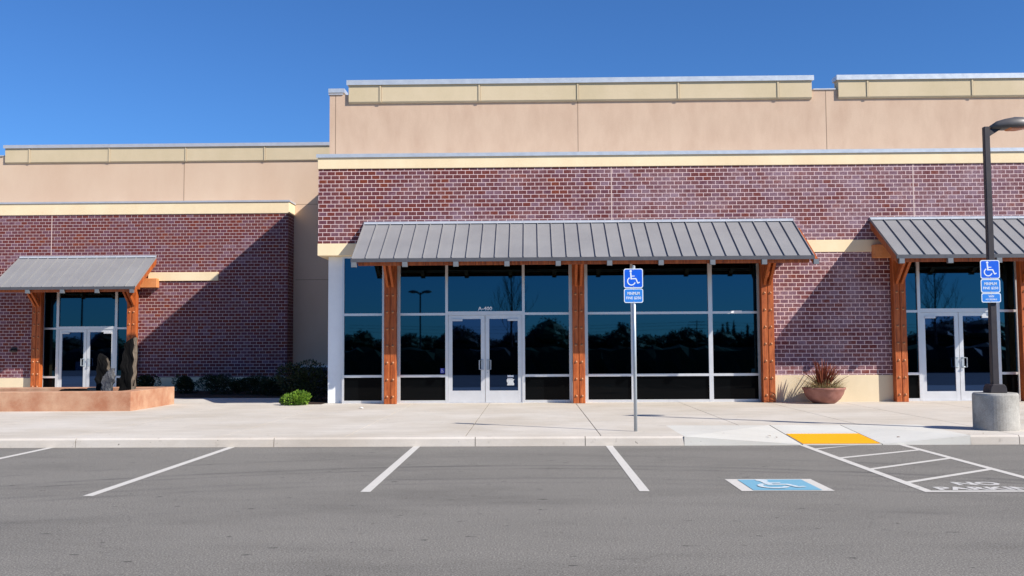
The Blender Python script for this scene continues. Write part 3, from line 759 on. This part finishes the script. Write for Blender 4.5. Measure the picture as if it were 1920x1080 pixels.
for i, (x, y, rx, h, lab) in enumerate((
    (-12.62, 31.5, .33, .62, 'small dark shrub at the left, next to the fountain stones'),
    (-11.15, 31.0, .42, .62, 'round dark shrub standing alone, second from the left in the wall bed'),
    (-10.12, 30.6, .50, .66, 'dark shrub in the wall bed, third from the left'),
    (-9.30, 30.4, .52, .60, 'dark shrub in the middle of the merged row, fourth from the left'),
    (-8.50, 30.0, .52, .64, 'dark shrub below the brick wall corner, fifth from the left'),
    (-7.75, 29.4, .50, .66, 'dark shrub at the right end of the row, beside the alcove'))):
    shrub('dark_shrub', x, y, .16, rx*(1.0 if i < 2 else 1.25), .5, h*.88, 3600, .06, M['shrub'], lab, 20+i, GP)
shrub('large_shrub', -6.35, 26.5, .16, .75, .7, 1.05, 6500, .075, M['shrub'], 'tall loose dark green shrub beside the white column', 40)
shrub('bright_shrub', -6.05, 24.72, .15, .40, .32, .36, 2600, .06, M['shrub_bright'], 'small sunlit bright green shrub at the pavement edge by the white column', 41)

# flower pot with flax
PT = thing('plant_pot', (7.40, 24.55, SW), 'wide terracotta bowl pot standing against the brick wall between the two canopies', 'plant pot')
m = MB(); m.lathe([(.24, SW), (.29, SW+.02), (.40, SW+.12), (.475, SW+.24), (.505, SW+.34), (.53, SW+.36), (.535, SW+.40), (.49, SW+.405), (.47, SW+.34), (.02, SW+.33)], (7.40, 24.55), 48)
m.build('bowl', M['pot'], PT, smooth=True)
m = MB(); m.lathe([(.47, SW+.30), (.46, SW+.355), (.2, SW+.385), (.01, SW+.39)], (7.40, 24.55), 32); m.build('soil', M['soil'], PT)
def blade(m, base, az, lean, L, W, droop, rr):
    n = 7; p = Vector(base); ang = lean; prev = None; side = Vector((-math.sin(az), math.cos(az), 0))
    tw = rr.uniform(-.8, .8); side = (Matrix.Rotation(tw, 3, 'Z') @ side)
    b = len(m.v)
    for i in range(n+1):
        t = i/n; wd = W*(.55+.9*t)*(1-t)**.55 if t < 1 else .001
        wd = max(wd, .0015)
        m.v += [tuple(p-side*wd/2), tuple(p+side*wd/2)]
        ang = lean+droop*t*t
        p = p + Vector((math.cos(az)*math.sin(ang), math.sin(az)*math.sin(ang), math.cos(ang)))*(L/n)
    for i in range(n): m.f.append((b+2*i, b+2*i+1, b+2*i+3, b+2*i+2)); m.mi.append(m.m)
rr = random.Random(11)
FL = thing('flax_plant', (7.40, 24.55, SW+.38), 'spiky reddish brown flax growing in the terracotta bowl pot', 'plant')
m = MB()
for i in range(150):
    az = rr.uniform(0, 6.28); ln = abs(rr.gauss(0, .62)); r0 = rr.uniform(0, .15)
    blade(m, (7.38+r0*math.cos(az), 24.55+r0*math.sin(az), SW+.38), az, min(ln, 1.15), rr.uniform(.42, .80), rr.uniform(.030, .052), rr.uniform(.0, .7), rr)
m.build('blades', M['flax'], FL, recalc=False)
WD = thing('trailing_weeds', (7.40, 24.55, SW+.36), 'pale dry weeds trailing over the rim of the terracotta bowl pot', 'plant')
m = MB()
for i in range(420):
    az = rr.uniform(0, 6.28); r0 = rr.uniform(.18, .46)
    blade(m, (7.40+r0*math.cos(az), 24.55+r0*math.sin(az), SW+.37), az+rr.uniform(-.6, .6), rr.uniform(.2, 1.3), rr.uniform(.12, .34), .014, rr.uniform(.2, 1.6), rr)
for i in range(9):
    az = rr.uniform(-1.2, 1.2); blade(m, (7.6, 24.5, SW+.37), az, rr.uniform(.8, 1.2), rr.uniform(.4, .6), .012, .9, rr)
m.build('stalks', M['weed'], WD, recalc=False)

# ------------------------------------------------------------------ signs and lamp
def sign_panel(par, name, xc, y, z0, z1, wd, kind, th=.003):
    m = MB(); r = .035 if z1-z0 > .2 else .03
    p = rrect(xc-wd/2, xc+wd/2, z0, z1, r); m.prism(p, 'y', y-th, y)
    b = .014; m.m = 1; m.face([(q[0], y-th-.0008, q[1]) for q in rrect(xc-wd/2+b, xc+wd/2-b, z0+b, z1-b, r-b*.6)])
    m.m = 2; yy = y-th-.0018
    if kind == 'symbol': wheelchair(m, lambda u, v, l: (xc-wd/2+u*wd, yy-l*.0002, z0+v*(z1-z0)))
    elif kind == 'fine':
        for s, zc in (('MINIMUM', .66), ('FINE $250', .33)):
            vs, fs = text_faces(s, 1, xc, z0+(z1-z0)*zc, wd*(.64 if s[0] == 'M' else .78), (z1-z0)*.215); put2d(m, vs, fs, lambda x, z: (x, yy, z))
    else:
        vs, fs = text_faces('VAN', 1, xc, z0+(z1-z0)*.66, wd*.28, (z1-z0)*.24); put2d(m, vs, fs, lambda x, z: (x, yy, z))
        vs, fs = text_faces('ACCESSIBLE', 1, xc, z0+(z1-z0)*.33, wd*.60, (z1-z0)*.17); put2d(m, vs, fs, lambda x, z: (x, yy, z))
    o = m.build(name, [M['sign_white'], M['sign_blue'] if kind == 'symbol' else M['sign_blue_pale'], M['sign_white']], par, recalc=False)
    m = MB()
    for z in (z0+.022, z1-.022): m.tube([(xc, y-th-.006, z), (xc, y-th, z)], .007, 8)
    m.build('bolt', M['galv'], o)
    return o
SG = thing('parking_sign', (1.81, 16.85, SW), 'blue accessible parking sign with fine notice on its own thin galvanised post', 'sign')
m = MB(); m.tube([(1.81, 16.85, SW-.05), (1.81, 16.85, 3.02)], .030, 16); m.lathe([(.031, 3.02), (.026, 3.035), (.01, 3.045)], (1.81, 16.85), 16)
m.build('sign_post', M['galv'], SG, smooth=True)
sign_panel(SG, 'symbol_panel', 1.80, 16.815, 2.645, 2.985, .335, 'symbol')
sign_panel(SG, 'notice_panel', 1.80, 16.815, 2.385, 2.635, .335, 'fine')
LXP, LYP = 8.08, 16.97
SG2 = thing('parking_sign', (LXP-.02, LYP-.1, 2.35), 'blue accessible parking sign in three plates mounted on the dark lamp post', 'sign')
sx_, sy_ = 8.02, LYP-.095
sign_panel(SG2, 'symbol_panel', sx_, sy_, 2.77, 3.095, .335, 'symbol')
sign_panel(SG2, 'notice_panel', sx_, sy_, 2.525, 2.762, .335, 'fine')
sign_panel(SG2, 'van_panel', sx_+.004, sy_, 2.355, 2.517, .335, 'van')
m = MB()
for z in (2.44, 2.9): m.box(sx_-.1, sx_+.1, sy_+.001, LYP-.055, z-.012, z+.012)
m.build('bracket', M['galv'], SG2)

def lamp_head(m0, m1, x, y, z, s):
    """lamp head reaching in direction s (+1/-1) along x; m0 shell, m1 lens"""
    secs = [(0.02, .06, .0, -.07), (.12, .09, .07, -.075), (.26, .14, .11, -.07), (.42, .165, .14, -.06), (.56, .16, .135, -.05), (.68, .12, .095, -.03), (.77, .07, .055, -.01), (.80, .02, .02, .005)]
    b = len(m0.v); n = 9
    for dx, hw, ht, hb in secs:
        for k in range(n):
            a = math.pi*k/(n-1); m0.v.append((x+s*dx, y-hw*math.cos(a), z+max(0, math.sin(a))**.8*ht))
        m0.v += [(x+s*dx, y+hw*.9, z+hb), (x+s*dx, y-hw*.9, z+hb)]
    N = n+2
    for i in range(len(secs)-1):
        for k in range(N):
            k2 = (k+1) % N; m0.f.append((b+i*N+k, b+i*N+k2, b+(i+1)*N+k2, b+(i+1)*N+k)); m0.mi.append(0)
    for i in (0, len(secs)-1): m0.f.append(tuple(b+i*N+k for k in range(N))); m0.mi.append(0)
    m1.prism([(x+s*.30, z-.066), (x+s*.68, z-.032), (x+s*.66, z-.055), (x+s*.50, z-.085), (x+s*.34, z-.085)], 'y', y-.12, y+.12)
def lamp_post(x, y, z, H_, heads, label, group=None):
    t = thing('street_lamp', (x, y, z), label, 'street lamp', group)
    m = MB(); m.lathe([(.365, z-.05), (.37, z+.02), (.37, z+.60), (.36, z+.625), (.345, z+.635), (.02, z+.635)], (x, y), 48)
    m.build('footing', M['footing'], t, smooth=False)
    f0 = z+.635; m = MB()
    m.prism([(x-.15, f0), (x+.15, f0), (x+.135, f0+.10), (x+.10, f0+.15), (x-.10, f0+.15), (x-.135, f0+.10)], 'y', y-.14, y+.14)
    m.build('base_cover', M['bronze'], t, bevel=.01)
    m = MB(); b = .056; c = .048
    for q in ((f0+.1, b), (H_, c)): pass
    P0 = [(x-b, y-b, f0+.1), (x+b, y-b, f0+.1), (x+b, y+b, f0+.1), (x-b, y+b, f0+.1)]; P1 = [(x-c, y-c, H_), (x+c, y-c, H_), (x+c, y+c, H_), (x-c, y+c, H_)]
    m.v += P0+P1
    for q in ((0,3,2,1),(4,5,6,7),(0,1,5,4),(1,2,6,5),(2,3,7,6),(3,0,4,7)): m.f.append(q); m.mi.append(0)
    m.build('pole', M['bronze'], t, bevel=.008)
    for s in heads:
        m = MB(); m.bar((x+s*.03, y, H_-.13), (x+s*.26, y, H_+.01), .08, .09); ar = m.build('arm', M['bronze'], t, bevel=.006)
        m0, m1 = MB(), MB(); lamp_head(m0, m1, x+s*.07, y, H_+.03, s)
        hd = m0.build('lamp_head', M['head'], t, smooth=True); m1.build('lens', M['lens'], hd)
    return t
lamp_post(LXP, LYP, SW, 5.47, (1,), 'dark square lamp post on a round concrete footing at the right kerb')

# litter
def chip(x, y, z, s, mat, lab, name, cat, group, seed):
    r_ = random.Random(seed); m = MB(); n = 7
    pts = [(x+s*math.cos(6.283*k/n)*r_.uniform(.6, 1), y+s*.9*math.sin(6.283*k/n)*r_.uniform(.6, 1)) for k in range(n)]
    b = len(m.v); m.v += [(p[0], p[1], z+.004+r_.uniform(0, s*.5)) for p in pts] + [(x, y, z+s*.6)]
    for k in range(n): m.f.append((b+k, b+(k+1) % n, b+n)); m.mi.append(0)
    o = m.build(name, mat, recalc=False, origin=(x, y, z)); return tag(o, lab, cat, group)
GL = 'dry leaves scattered at the kerb ramp'
for i, (x, y, z, s, lab) in enumerate((
    (4.02, 16.45, .09, .035, 'dry leaf left of the yellow ramp patch, the larger of the pair'),
    (4.13, 16.40, .075, .024, 'tiny dry leaf left of the yellow ramp patch, nearer to it'),
    (6.15, 16.35, .07, .035, 'dry leaf just right of the yellow ramp patch'),
    (7.05, 16.75, .125, .035, 'dry leaf midway between yellow patch and lamp post footing'),
    (7.52, 16.25, .14, .022, 'tiny dry leaf by the kerb left of the lamp post footing'))):
    chip(x, y, z, s, M['drab'], lab, 'fallen_leaf', 'leaf', GL, i)
chip(-4.10, 23.2, SW, .07, M['trash'], 'crumpled white scrap of paper on the pavement near the white column', 'paper_scrap', 'litter', None, 60)

# ------------------------------------------------------------------ what stands behind the camera and shows in the glass
lamp_post(-7.95, -18, 0, 5.5, (1, -1), 'twin headed dark lamp post reflected in the window left of door A-400', 'lamp posts across the parking lot')
lamp_post(-33.3, -4, 0, 6.2, (1, -1), 'twin headed dark lamp post reflected above the left shopfront doors', 'lamp posts across the parking lot')
def bare_tree(x, y, h, seed, label):
    rr = random.Random(seed); t = thing('bare_tree', (x, y, 0), label, 'tree', 'bare trees in the parking lot'); mt, mc = MB(), MB()
    mt.tube([(x, y, -.1), (x+.05, y, h*.2), (x, y, h*.4), (x+.08, y, h*.7), (x, y, h)], [.11, .09, .075, .04, .01], 7)
    def br(p, d, L, r, dep):
        pts = [p]; q = p.copy(); dd = d.copy()
        for i in range(4):
            dd = (dd+Vector((rr.uniform(-.15, .15), rr.uniform(-.15, .15), .12))).normalized(); q = q+dd*L/4; pts.append(q.copy())
        mc.tube(pts, [r*(1-.2*i) for i in range(5)], 5)
        if dep:
            for i in range(1, 5):
                for s in range(2):
                    e = (dd+Vector((rr.uniform(-.9, .9), rr.uniform(-.9, .9), rr.uniform(.1, .7)))).normalized(); br(pts[i], e, L*.5, r*.5, dep-1)
    for i in range(13):
        z = h*(.28+.65*i/13); a = i*2.4; L = (h-z)*.40+.25
        br(Vector((x, y, z)), Vector((math.cos(a)*.8, math.sin(a)*.8, .95)).normalized(), L, .020, 2)
    mt.build('trunk', M['bark'], t); mc.build('branches', M['bark'], t)
bare_tree(-1.3, -12, 6.8, 1, 'bare leafless tree reflected in the glass over door A-400')
bare_tree(26.2, -12, 7.2, 2, 'bare leafless tree reflected in the glass of the right shopfront')
# far tree line
def crown(m, x, y, w0, h, rr, slim=False):
    n = 320 if not slim else 90
    core = 10; b = len(m.v); rows = 6
    for j in range(rows+1):
        t = j/rows
        for k in range(core):
            a = 6.283*k/core; r = w0/2*(math.sin(math.pi*min(1, .25+.75*t))**.6 if not slim else (1-t)**.6*.9+.05)*rr.uniform(.75, 1.15)
            m.v.append((x+r*math.cos(a), y+r*math.sin(a), h*(.02+.96*t)*rr.uniform(.97, 1.02)))
    for j in range(rows):
        for k in range(core): m.f.append((b+j*core+k, b+j*core+(k+1) % core, b+(j+1)*core+(k+1) % core, b+(j+1)*core+k)); m.mi.append(0)
    m.f.append(tuple(b+rows*core+k for k in range(core))); m.mi.append(0)
    for i in range(n):
        t = rr.uniform(.2, 1.03); a = rr.uniform(0, 6.283); r = w0/2*rr.uniform(.8, 1.15)*(1-max(0, t-.5)*1.2 if not slim else (1.05-t))
        p = Vector((x+r*math.cos(a), y+r*math.sin(a), h*t)); s = rr.uniform(.25, .75)
        m.face([p+Vector((rr.uniform(-s, s), rr.uniform(-s, s), rr.uniform(-s, s))) for _ in range(3)])
rr = random.Random(5); m = MB(); x = -330
while x < 330:
    w0 = rr.uniform(6, 13); crown(m, x, -300+rr.uniform(-12, 12), w0, rr.uniform(3.4, 6.2), rr); x += w0*.6
VX = lambda px: (px-995)/1800*350.0
for px, w0, h, sl_ in ((665, 14, 6, 0), (690, 8, 7, 0), (770, 10, 5.5, 0), (858, 12, 8.6, 0), (880, 9, 7.4, 0), (1028, 14, 11, 0), (1010, 11, 8.5, 0), (1050, 12, 8, 0), (1165, 8, 9.2, 0), (1150, 8, 6.5, 0), (1275, 8, 7.4, 0), (1255, 9, 6.2, 0), (1299, 8, 6.6, 0),
                     (1345, 2.4, 8.5, 1), (1356, 2.2, 9.4, 1), (1368, 2.2, 10, 1), (1393, 2.0, 8.8, 1), (1404, 2.2, 8.6, 1), (1416, 2.0, 9.0, 1), (1340, 9, 6.5, 0), (1375, 9, 6, 0), (1410, 11, 6.4, 0),
                     (500, 12, 8, 0), (420, 10, 7, 0), (180, 12, 8, 0), (1740, 20, 9, 0), (1770, 22, 10.5, 0), (1800, 22, 10, 0), (1840, 18, 8, 0)):
    crown(m, VX(px), -290+rr.uniform(-5, 5), w0, h, rr, bool(sl_))
tag(m.build('treeline', M['tree'], recalc=False), kind='stuff')
UP = thing('utility_pole', (VX(1288), -280, 0), 'wooden utility pole with crossarms reflected in the wide window', 'utility pole')
m = MB(); ux = VX(1288); m.tube([(ux, -280, -.1), (ux, -280, 10)], [.22, .15], 8); m.build('pole', M['bark'], UP)
m = MB()
for z, l in ((9.4, 2.6), (8.4, 3.2), (7.2, 2.6)): m.box(ux-l, ux+l, -280.1, -279.9, z-.1, z+.1)
m.build('crossarm', M['bark'], UP)
m = MB()
for z, off in ((9.5, -2), (8.5, 2), (7.3, 0)):
    for s in (-1, 1):
        pts = [(ux+s*120*t, -280, z-3.4*4*t*(1-t)*.35-.5*t) for t in [i/10 for i in range(11)]]; m.tube(pts, .035, 4)
m.build('wire', M['bronze'], UP)
# low hedge added close behind the camera to block lit asphalt from the glass
m = MB(); rr = random.Random(3)
nx_ = 300
for j, (dy_, zz) in enumerate(((-.6, 0), (-.65, .8), (-.4, 1.35), (0, 1.5), (.4, 1.35), (.65, .8), (.6, 0))):
    for i in range(nx_+1): m.v.append((-75+i*.5, -4.5+dy_+rr.uniform(-.14, .14), zz*(1+rr.uniform(-.12, .12))))
for j in range(6):
    for i in range(nx_): m.f.append((j*(nx_+1)+i, j*(nx_+1)+i+1, (j+1)*(nx_+1)+i+1, (j+1)*(nx_+1)+i)); m.mi.append(0)
hd = m.build('blocker_hedge', M['tree'], recalc=False, origin=(0, -4.5, 0)); tag(hd, 'long low clipped hedge added behind the camera to keep lit asphalt out of the shop glass', 'blocker_hedge')
